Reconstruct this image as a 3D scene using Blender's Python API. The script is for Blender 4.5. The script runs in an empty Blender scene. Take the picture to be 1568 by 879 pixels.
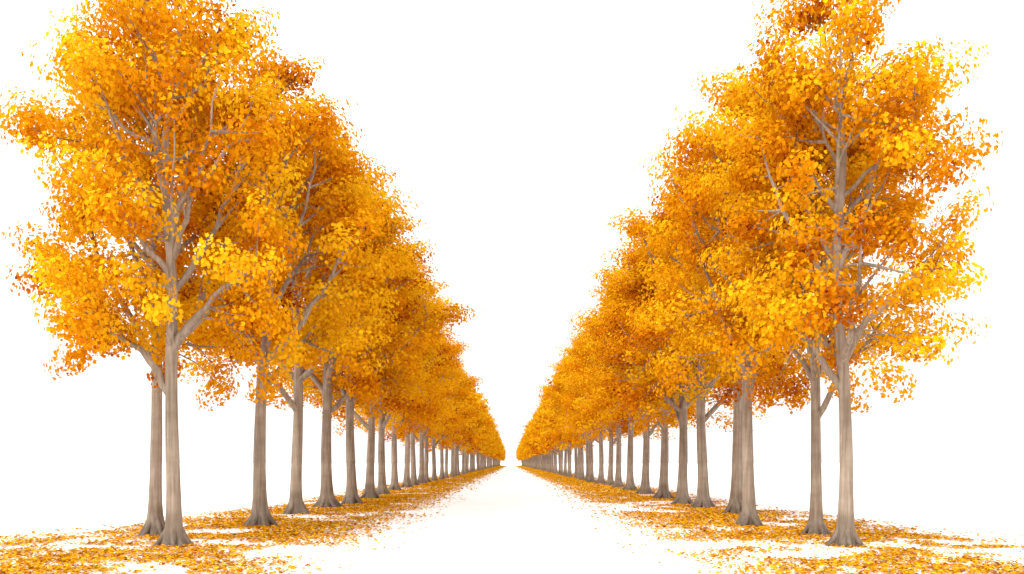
import bpy, math, random
import numpy as np
from mathutils import Vector, noise

scene = bpy.context.scene
COL = scene.collection

# ------------------------------------------------------------------ materials
def new_mat(name):
    m = bpy.data.materials.new(name); m.use_nodes = True
    nt = m.node_tree; nt.nodes.clear()
    out = nt.nodes.new("ShaderNodeOutputMaterial")
    return m, nt, out

def leaf_material(name, trans=0.35):
    m, nt, out = new_mat(name)
    at = nt.nodes.new("ShaderNodeAttribute"); at.attribute_name = "leaf_col"
    d = nt.nodes.new("ShaderNodeBsdfDiffuse")
    t = nt.nodes.new("ShaderNodeBsdfTranslucent")
    mx = nt.nodes.new("ShaderNodeMixShader"); mx.inputs[0].default_value = trans
    nt.links.new(at.outputs["Color"], d.inputs["Color"])
    nt.links.new(at.outputs["Color"], t.inputs["Color"])
    nt.links.new(d.outputs[0], mx.inputs[1]); nt.links.new(t.outputs[0], mx.inputs[2])
    nt.links.new(mx.outputs[0], out.inputs[0])
    return m

def bark_material():
    m, nt, out = new_mat("bark")
    N = nt.nodes.new; L = nt.links.new
    tc = N("ShaderNodeTexCoord")
    mp = N("ShaderNodeMapping"); mp.inputs["Scale"].default_value = (8, 8, 0.5)
    L(tc.outputs["Object"], mp.inputs[0])
    n1 = N("ShaderNodeTexNoise"); n1.inputs["Scale"].default_value = 2.0; n1.inputs["Detail"].default_value = 6
    L(mp.outputs[0], n1.inputs["Vector"])
    mp2 = N("ShaderNodeMapping"); mp2.inputs["Scale"].default_value = (1.0, 1.0, 1.6)
    L(tc.outputs["Object"], mp2.inputs[0])
    n2 = N("ShaderNodeTexNoise"); n2.inputs["Scale"].default_value = 1.6; n2.inputs["Detail"].default_value = 5
    L(mp2.outputs[0], n2.inputs["Vector"])
    cr = N("ShaderNodeValToRGB")
    e = cr.color_ramp.elements
    e[0].position = 0.25; e[0].color = (0.175, 0.135, 0.104, 1)
    e[1].position = 0.75; e[1].color = (0.400, 0.330, 0.265, 1)
    x = e.new(0.5); x.color = (0.300, 0.242, 0.190, 1)
    L(n1.outputs[0], cr.inputs[0])
    cr2 = N("ShaderNodeValToRGB")
    cr2.color_ramp.elements[0].position = 0.35; cr2.color_ramp.elements[0].color = (0.78, 0.73, 0.68, 1)
    cr2.color_ramp.elements[1].position = 0.65; cr2.color_ramp.elements[1].color = (1.05, 1.04, 1.02, 1)
    L(n2.outputs[0], cr2.inputs[0])
    mx = N("ShaderNodeMix"); mx.data_type = 'RGBA'; mx.blend_type = 'MULTIPLY'; mx.inputs[0].default_value = 1
    L(cr.outputs[0], mx.inputs[6]); L(cr2.outputs[0], mx.inputs[7])
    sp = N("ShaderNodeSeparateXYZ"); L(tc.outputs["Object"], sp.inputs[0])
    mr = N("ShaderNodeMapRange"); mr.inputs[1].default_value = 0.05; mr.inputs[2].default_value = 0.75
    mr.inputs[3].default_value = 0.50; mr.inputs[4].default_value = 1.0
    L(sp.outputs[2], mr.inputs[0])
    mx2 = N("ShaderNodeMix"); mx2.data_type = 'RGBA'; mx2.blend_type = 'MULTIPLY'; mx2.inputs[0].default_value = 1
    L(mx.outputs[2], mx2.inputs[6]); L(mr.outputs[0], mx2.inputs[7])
    b = N("ShaderNodeBsdfPrincipled"); b.inputs["Roughness"].default_value = 0.7
    b.inputs["Specular IOR Level"].default_value = 0.2
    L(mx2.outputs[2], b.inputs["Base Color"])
    bp = N("ShaderNodeBump"); bp.inputs["Strength"].default_value = 0.45; bp.inputs["Distance"].default_value = 0.03
    L(n1.outputs[0], bp.inputs["Height"]); L(bp.outputs[0], b.inputs["Normal"])
    L(b.outputs[0], out.inputs[0])
    return m

def ground_material(name, c1, c2, scale):
    m, nt, out = new_mat(name)
    N = nt.nodes.new; L = nt.links.new
    tc = N("ShaderNodeTexCoord")
    n = N("ShaderNodeTexNoise"); n.inputs["Scale"].default_value = scale; n.inputs["Detail"].default_value = 6
    L(tc.outputs["Object"], n.inputs["Vector"])
    cr = N("ShaderNodeValToRGB")
    cr.color_ramp.elements[0].position = 0.3; cr.color_ramp.elements[0].color = (*c1, 1)
    cr.color_ramp.elements[1].position = 0.7; cr.color_ramp.elements[1].color = (*c2, 1)
    L(n.outputs[0], cr.inputs[0])
    d = N("ShaderNodeBsdfDiffuse"); L(cr.outputs[0], d.inputs[0])
    L(d.outputs[0], out.inputs[0])
    return m

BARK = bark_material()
LEAF = leaf_material("autumn_leaves", 0.36)
FALLEN = leaf_material("fallen_leaf", 0.1)

# ------------------------------------------------------------------ leaves (numpy)
T8 = np.array([(0,-.5,0),(0,.5,.0),(.26,-.30,.08),(.40,.10,.11),(.17,.16,.05),
               (-.26,-.30,.08),(-.40,.10,.11),(-.17,.16,.05)])
F8 = np.array([[0,2,3,4,1],[0,1,7,6,5]])

def make_leaves(rng, C, Nrm, S, K, Axis=None):
    n = len(C)
    Nrm = Nrm/np.linalg.norm(Nrm,axis=1,keepdims=True)
    if Axis is None:
        R = rng.normal(size=(n,3)); U = np.cross(Nrm,R)
        U /= np.linalg.norm(U,axis=1,keepdims=True)+1e-9
    else:
        R = Axis + 0.35*rng.normal(size=(n,3)); U = np.cross(R,Nrm)
        U /= np.linalg.norm(U,axis=1,keepdims=True)+1e-9
    V = np.cross(U,Nrm)
    P = (T8[None,:,0,None]*U[:,None,:] + T8[None,:,1,None]*V[:,None,:] + T8[None,:,2,None]*Nrm[:,None,:])*S[:,None,None] + C[:,None,:]
    verts = P.reshape(-1,3)
    faces = (F8[None]+(np.arange(n)*8)[:,None,None]).reshape(-1,5)
    cols = np.repeat(np.concatenate([K,np.ones((n,1))],1),8,axis=0)
    return verts, faces, cols

def build_mesh(name, wv, wf, lv, lf, lc, mats):
    me = bpy.data.meshes.new(name)
    nw = len(wv)
    V = np.concatenate([wv, lv]) if nw else lv
    nq = len(wf); nl = len(lf)
    me.vertices.add(len(V)); me.vertices.foreach_set("co", V.astype(np.float32).ravel())
    loops = np.concatenate([np.asarray(wf,dtype=np.int32).ravel(), (lf+nw).astype(np.int32).ravel()]) if nq else lf.astype(np.int32).ravel()
    me.loops.add(len(loops)); me.loops.foreach_set("vertex_index", loops)
    tot = np.concatenate([np.full(nq,4),np.full(nl,5)]).astype(np.int32)
    st = np.concatenate([[0],np.cumsum(tot)[:-1]]).astype(np.int32)
    me.polygons.add(nq+nl)
    me.polygons.foreach_set("loop_start", st)
    me.polygons.foreach_set("loop_total", tot)
    for m in mats: me.materials.append(m)
    mi = np.concatenate([np.zeros(nq),np.full(nl,len(mats)-1)]).astype(np.int32)
    me.update(calc_edges=True)
    me.polygons.foreach_set("material_index", mi)
    me.polygons.foreach_set("use_smooth", np.concatenate([np.ones(nq),np.zeros(nl)]).astype(bool))
    a = me.attributes.new("leaf_col",'FLOAT_COLOR','POINT')
    cc = np.concatenate([np.full((nw,4),0.2),lc]) if nw else lc
    a.data.foreach_set("color", cc.astype(np.float32).ravel())
    me.update()
    return me

# ------------------------------------------------------------------ tree
ENV_Z = [3.0,3.7,4.5,5.5,7.0,8.4,9.5,10.4,11.0,11.5]
ENV_R = [2.0,2.6,2.8,2.85,2.85,2.65,2.25,1.65,1.05,0.2]

def tube(wv, wf, pts, rad, sides, lobes=None):
    base = len(wv); n = len(pts)
    up = Vector((0.13,0.99,0.05))
    for i,p in enumerate(pts):
        t = (pts[min(i+1,n-1)]-pts[max(i-1,0)]).normalized()
        u = t.cross(up)
        if u.length<0.05: u = t.cross(Vector((1,0,0)))
        u.normalize(); v = t.cross(u)
        for k in range(sides):
            a = 2*math.pi*k/sides
            r = rad[i]
            if lobes: r *= lobes(i,a)
            q = p + (u*math.cos(a)+v*math.sin(a))*r
            wv.append(q[:])
    for i in range(n-1):
        for k in range(sides):
            k2=(k+1)%sides
            wf.append((base+i*sides+k, base+i*sides+k2, base+(i+1)*sides+k2, base+(i+1)*sides+k))

def bez(p0,p1,p2,n):
    return [ (1-t)**2*p0+2*t*(1-t)*p1+t*t*p2 for t in [i/n for i in range(n+1)] ]

def make_tree(name, seed, leaves_per=170, leaf_size=0.125, extra=150, detail=True, open_thr=-.17):
    rnd = random.Random(seed); rng = np.random.default_rng(seed)
    wv=[]; wf=[]
    ph=[rnd.uniform(0,6.28) for _ in range(6)]
    def env(z,az):
        r = float(np.interp(z,ENV_Z,ENV_R))
        m=1+0.08*math.sin(2*az+ph[0]+z*.5)+0.07*math.sin(3*az+ph[1]+z*1.3)+0.15*math.sin(z*2.6+az*2+ph[2])
        return r*min(m,1.12)
    H=11.2
    bx=[rnd.uniform(-.1,.1) for _ in range(4)]
    def leader(z):
        k=max(0,(z-3.2)/8)
        return Vector((0.05*math.sin(z*0.5+ph[3])*min(1,z/2)+k*bx[0]*3+0.22*k*math.sin(z*1.1+ph[4]),
                       0.05*math.sin(z*0.45+ph[4])*min(1,z/2)+0.2*k*math.sin(z*0.9+ph[5]), z))
    zs=[-0.06,0.0,0.05,0.12,0.2,0.3,0.45,0.7,1.1,1.7,2.3,2.9,3.3,3.7,4.0,4.4,5,5.7,6.4,7.2,8,8.8,9.6,10.4,11.0]
    def trad(z):
        b = float(np.interp(z,[0,1,3.0,3.7,4.4,6,8,10,11.1],[.180,.158,.128,.135,.115,.10,.075,.038,.012]))
        return b + 0.15*math.exp(-max(z,0)/0.22)
    def lob(i,a):
        z=max(zs[i],0); w=math.exp(-z/0.25)
        return 1+w*(0.22*math.sin(4*a+ph[0])+0.13*math.sin(7*a+ph[1]))+0.03*math.sin(3*a+ph[2]+z)
    tube(wv,wf,[leader(z) for z in zs],[trad(z) for z in zs],20 if detail else 8,lob)
    if detail:
        for k in range(6):
            a=ph[0]+k*math.pi/3+rnd.uniform(-.25,.25); d=Vector((math.cos(a),math.sin(a),0))
            tube(wv,wf,bez(d*0.10+Vector((0,0,.40)), d*0.22+Vector((0,0,.09)), d*rnd.uniform(.40,.52)+Vector((0,0,-.03)),6),
                 [.085,.084,.080,.073,.062,.045,.015],7)
    clumps=[]
    limbs=[]
    n1=20
    def hole(p):
        return noise.noise(Vector((p.x*.75+seed,p.y*.75,p.z*.7)))
    def culled(c):
        cr=math.hypot(c.x,c.y)/max(.3,env(min(max(c.z,3.2),11.3),0))
        return (c.z<4.8 and cr<.55) or hole(c)<open_thr or (detail and cr<.4 and c.z<9 and noise.noise(c*2.3)<0.05)
    for i in range(n1):
        f=i/(n1-1)
        if i<2:
            az = (math.pi if i==0 else 0.0)+rnd.uniform(-.35,.35); z0=3.0+0.7*i+rnd.uniform(-.1,.1)
        elif i<4:
            az = (math.pi/2 if i==2 else -math.pi/2)+rnd.uniform(-.6,.6); z0=3.7+rnd.uniform(-.1,.2)
        else:
            az = i*2.39996+ph[5]; z0=3.9+5.9*f**1.1
        if i in (0,1): rise=rnd.uniform(1.2,1.9)
        elif i<11: rise=rnd.uniform(2.2,4.1)
        else: rise=rnd.uniform(1.1,1.8)
        z1=min(z0+rise,11.1)
        R=env(z1,az)*rnd.uniform(.72,.88)
        if i>=n1-5: R*=0.8
        p0=leader(z0); d=Vector((math.cos(az),math.sin(az),0))
        p2=Vector((p0.x*.5,p0.y*.5,0))+d*R+Vector((0,0,z1))
        if i<2: mid=p0+d*R*0.45+Vector((0,0,(z1-z0)*.9))
        else: mid=p0+d*R*rnd.uniform(.5,.75)+Vector((0,0,(z1-z0)*rnd.uniform(.25,.5)))
        nseg=9
        pts=bez(p0,mid,p2,nseg)
        for k in range(1,nseg): pts[k]=pts[k]+Vector([rnd.uniform(-.05,.05) for _ in range(3)])
        r0=trad(z0)*(0.70 if i<11 else 0.55)
        tube(wv,wf,pts,[max(.014,r0*(1-k/nseg)**.65) for k in range(nseg+1)],8 if detail else 4)
        limbs.append(pts)
        clumps.append((p2,rnd.uniform(.45,.6),(d+Vector((0,0,.4))).normalized(),True))
        ns=6 if f<.7 else 4
        for s in range(ns):
            t=0.34+0.62*(s+rnd.random()*.5)/ns
            k=min(int(t*nseg),nseg-1); q=pts[k]
            side=1 if s%2 else -1
            a2=az+side*rnd.uniform(.5,1.3)
            Ln=rnd.uniform(.6,1.3)*(1-0.35*f)
            e=q+Vector((math.cos(a2)*Ln,math.sin(a2)*Ln,rnd.uniform(.0,.95)*Ln+ (0.15 if rnd.random()<.75 else -.6)))
            er=math.hypot(e.x,e.y); em=env(min(max(e.z,3.2),11.3),math.atan2(e.y,e.x))
            if er>em: e.x*=em/er; e.y*=em/er
            if culled(e): continue
            m=q.lerp(e,.5)+Vector((0,0,rnd.uniform(-.12,.1)))
            if detail or s%2==0:
                tube(wv,wf,bez(q,m,e,4),[.040,.033,.025,.017,.007],5 if detail else 3)
            dd=(e-q).normalized()
            clumps.append((e,rnd.uniform(.36,.58),dd,False))
    for ix in range(extra+22):
        z=rnd.choice([rnd.uniform(3.9,11.2),rnd.uniform(4.2,9)]); az=rnd.uniform(0,6.283)
        R=env(z,az)*rnd.uniform(.6,1.0)
        low = ix>=extra
        if low:
            z=rnd.uniform(3.25,4.1); R=env(z,az)*rnd.uniform(.7,.98)
            if math.sin(3*az+ph[4])<-.1: continue
        e=Vector((math.cos(az)*R,math.sin(az)*R,z))
        if hole(e)<(-.15 if low else .0): continue
        best=None;bd=9
        for pts in limbs:
            for p in pts[2:]:
                dd=(p-e).length
                if (p.z<z+.2 or low) and dd<bd: bd=dd;best=p
        if best is not None and bd<1.7:
            tube(wv,wf,[best,best.lerp(e,.5)+Vector((0,0,.1 if low else -.05)),e],[.018,.013,.005],4 if detail else 3)
            dirv=(e-best).normalized() if bd>.05 else Vector((0,0,1))
        else:
            if low: continue
            dirv=Vector((math.cos(az),math.sin(az),.6)).normalized()
        clumps.append((e,rnd.uniform(.28,.56 if not low else .46),dirv,False))
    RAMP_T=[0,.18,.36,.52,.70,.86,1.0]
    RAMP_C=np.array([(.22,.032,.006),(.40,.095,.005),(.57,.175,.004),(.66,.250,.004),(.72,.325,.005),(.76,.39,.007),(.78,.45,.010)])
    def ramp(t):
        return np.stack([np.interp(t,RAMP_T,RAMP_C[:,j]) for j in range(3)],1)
    Cs=[];Ns=[];Ks=[];Ax=[]
    for (c,r,d,keep) in clumps:
        crr=math.hypot(c.x,c.y)
        cr=crr/max(.3,env(min(max(c.z,3.2),11.3),0))
        if culled(c) and not keep: continue
        dens=rnd.choice([.75,1.0,1.15])
        n=int(leaves_per*(r/.45)**2*dens)
        q=noise.noise(Vector((c.x*.5+seed*3,c.y*.5,c.z*.5)))
        t0=.63+.6*q+.18*(min(cr,1)-.6)/.4+rnd.gauss(0,.15)  # autumn tint patches; their spread and rustier inner clumps also paint in crown shade
        dv=np.array(d[:])
        g=rng.normal(size=(n,3)); g/=np.linalg.norm(g,axis=1,keepdims=True)
        g*= (rng.random((n,1))**.40)*r
        g*= 1+0.18*rng.random((n,1))**5
        along=(g@dv)[:,None]*dv[None]
        g=g+along*1.0
        g[:,2]*=.72
        P=g+np.array(c[:])
        ok=P[:,2]>2.75; P=P[ok]; g=g[ok]; n=len(P)
        if n==0: continue
        nr=g/r*0.9+rng.normal(size=(n,3))*.36+np.array([0,0,.3])
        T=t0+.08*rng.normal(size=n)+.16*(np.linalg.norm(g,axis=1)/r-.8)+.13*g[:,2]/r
        sw=rng.random(n)<.07
        T[sw]+=rng.normal(size=sw.sum())*.35
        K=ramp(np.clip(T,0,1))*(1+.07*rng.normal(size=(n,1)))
        K=np.clip(K,.003,.93)
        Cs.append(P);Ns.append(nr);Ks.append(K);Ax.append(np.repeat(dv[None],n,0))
    C=np.concatenate(Cs);Nn=np.concatenate(Ns);K=np.concatenate(Ks);A=np.concatenate(Ax)
    S=leaf_size*rng.uniform(.65,1.3,len(C))
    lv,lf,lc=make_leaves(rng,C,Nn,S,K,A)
    print(name,"leaves",len(C))
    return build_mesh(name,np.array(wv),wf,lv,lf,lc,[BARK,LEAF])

near=[make_tree("autumn_tree_mesh_%d"%i,11+i*7,leaves_per=200,leaf_size=.108,extra=125,open_thr=-.11) for i in range(4)]
far=[make_tree("autumn_tree_far_mesh_%d"%i,101+i*5,leaves_per=42,leaf_size=0.25,extra=120,detail=False) for i in range(3)]

# ------------------------------------------------------------------ planting
F=1220.0; CH=1.7
Lp=[(-6.93,16.4),(-8.40,18.8),(-6.75,21.5),(-7.20,26.7),(-7.05,30.6),(-6.60,33.0),(-6.70,37.9),(-6.95,43.0),(-7.15,49.0),(-7.2,55.0)]
Rp=[(6.87,16.4),(7.20,18.8),(6.42,21.5),(7.55,26.7),(7.30,30.3),(7.10,33.0),(7.25,37.9),(7.35,43.6),(7.4,49.5),(7.4,55.0)]
sel=[0,1,2,3,1,0,3,2,0,1]; rotL=[0.0,2.1,4.0,1.0,3.2,5.0,.4,2.7,4.4,1.6]
# (xy scale, z scale)
scl=[(.90,1.05),(.89,1.08),(1.08,1.13),(1.18,1.15),(1.34,1.18),(1.28,1.1),(1.28,1.1),(1.28,1.12),(1.28,1.1),(1.28,1.1)]
sclR=[(.88,1.0),(.82,.93),(1.0,1.07),(1.15,1.14),(1.26,1.1),(1.26,1.02),(1.3,1.08),(1.3,1.07),(1.3,1.07),(1.28,1.08)]
for side,(P,sc) in enumerate(((Lp,scl),(Rp,sclR))):
    for i,(x,y) in enumerate(P):
        o=bpy.data.objects.new("autumn_maple_tree",near[(sel[i]+(2 if side else 0))%4])
        o.location=(x,y,0); s=sc[i]
        o.scale=(s[0],s[0],s[1])
        o.rotation_euler=(0,0,rotL[i]+(0.2 if side and i else 0))
        COL.objects.link(o)
rnd=random.Random(5)
for side in (-1,1):
    e=bpy.data.objects.new("distant_tree_row",None); COL.objects.link(e)
    y=60.0;k=0
    while y<520:
        o=bpy.data.objects.new("tree_%03d"%k,far[k%3] if y>75 else near[k%4])
        o.location=(side*(7.25+rnd.uniform(-.3,.3)),y,0)
        s=rnd.uniform(1.02,1.12); o.scale=(s*1.2,s*1.2,s*1.0); o.rotation_euler=(0,0,rnd.uniform(0,6.28))
        o.parent=e; COL.objects.link(o)
        y+=rnd.uniform(4.4,5.6); k+=1

# ------------------------------------------------------------------ ground
def sheet(name,x0,x1,y0,y1,z,mat):
    me=bpy.data.meshes.new(name)
    me.from_pydata([(x0,y0,z),(x1,y0,z),(x1,y1,z),(x0,y1,z)],[],[(0,1,2,3)])
    me.materials.append(mat)
    o=bpy.data.objects.new(name,me); COL.objects.link(o); return o
sheet("ground",-3000,3000,-200,6000,0,ground_material("pale_ground",(.80,.795,.785),(.86,.855,.85),.15))
sheet("avenue_path",-3.3,3.3,-40,560,0.004,ground_material("pale_path",(.84,.84,.835),(.87,.87,.865),.6))

rng=np.random.default_rng(3)
lat=rng.random((400,400))
def vnoise(x,y,s,o=0):
    u=x*s+50+o; v=y*s+50+o
    i=np.floor(u).astype(int)%399; j=np.floor(v).astype(int)%399
    fu=u-np.floor(u); fv=v-np.floor(v)
    fu=fu*fu*(3-2*fu); fv=fv*fv*(3-2*fv)
    return (lat[i,j]*(1-fu)+lat[i+1,j]*fu)*(1-fv)+(lat[i,j+1]*(1-fu)+lat[i+1,j+1]*fu)*fv
FP=np.array([(.80,.38,.010),(.74,.30,.008),(.86,.46,.016),(.55,.18,.010),(.36,.09,.012),(.78,.48,.04)])*.78
def scatter(y0,y1,dens,size,thr):
    Cs=[];
    for side in (-1,1):
        n=int(11*(y1-y0)*dens)
        X=rng.uniform(2.0,13.0,n); Y=rng.uniform(y0,y1,n)
        shr=np.interp(Y,[17,21,32],[1.0,.78,.60])
        XX=np.where(X>5.2,5.2+(X-5.2)/shr,X)
        prof=np.interp(XX,[2.0,3.0,4.0,5.2,9.0,11.0,13],[0,.06,.45,1.0,1.0,.5,.0])
        nz=.45*vnoise(X*side,Y,.55)+.35*vnoise(X*side,Y,1.5,30)+.20*vnoise(X*side,Y,4.5,80)
        p=np.clip((nz-thr)*5,0.05,1)*prof
        ok=rng.random(n)<p
        Cs.append(np.stack([X[ok]*side,Y[ok],0.012+0.02*rng.random(ok.sum())],1))
    C=np.concatenate(Cs); n=len(C)
    Nn=rng.normal(size=(n,3))*.25+np.array([0,0,1.0])
    K=FP[rng.choice(6,size=n,p=[.3,.24,.20,.12,.05,.09])]*(1+.15*rng.normal(size=(n,1)))
    S=size*rng.uniform(.6,1.25,n)
    C[:,2]+=S*.06
    return make_leaves(rng,C,Nn,S,np.clip(K,.003,.8))
parts=[scatter(8,19,420,.085,.37),scatter(19,45,260,.10,.34),scatter(45,120,60,.17,.28),scatter(120,520,12,.34,.22)]
lv=np.concatenate([p[0] for p in parts]); lc=np.concatenate([p[2] for p in parts])
fs=[];off=0
for p in parts: fs.append(p[1]+off); off+=len(p[0])
lf=np.concatenate(fs)
print("fallen",len(lf)//2)
me=build_mesh("fallen_leaves",np.zeros((0,3)),[],lv,lf,lc,[FALLEN])
COL.objects.link(bpy.data.objects.new("fallen_leaves",me))

# ------------------------------------------------------------------ light
w=bpy.data.worlds.new("World"); scene.world=w; w.use_nodes=True
nt=w.node_tree; nt.nodes.clear()
N=nt.nodes.new; L=nt.links.new
tc=N("ShaderNodeTexCoord"); sp=N("ShaderNodeSeparateXYZ"); L(tc.outputs["Generated"],sp.inputs[0])
mr=N("ShaderNodeMapRange"); mr.inputs[1].default_value=0; mr.inputs[2].default_value=1
mr.inputs[3].default_value=1.15; mr.inputs[4].default_value=2.5
L(sp.outputs[2],mr.inputs[0])
bg=N("ShaderNodeBackground"); bg.inputs[0].default_value=(1,1,1,1); L(mr.outputs[0],bg.inputs[1])
wo=N("ShaderNodeOutputWorld"); L(bg.outputs[0],wo.inputs[0])
sl=bpy.data.lights.new("sun",'SUN'); sl.energy=2.8; sl.angle=math.radians(20); sl.color=(1,.96,.9)
so=bpy.data.objects.new("sun",sl); COL.objects.link(so)
d=Vector((0.55,0.65,-0.8))
so.rotation_euler=d.to_track_quat('-Z','Y').to_euler()

# ------------------------------------------------------------------ camera
cd=bpy.data.cameras.new("camera"); cam=bpy.data.objects.new("camera",cd); COL.objects.link(cam)
cam.location=(0,0,CH); cam.rotation_euler=(math.radians(90),0,0)
cd.sensor_width=36; cd.lens=36*F/1568; cd.shift_y=(709-439.5)/1568; cd.shift_x=0.001
cd.clip_end=8000
scene.camera=cam
scene.view_settings.view_transform='Standard'; scene.view_settings.look='None'; scene.view_settings.exposure=0
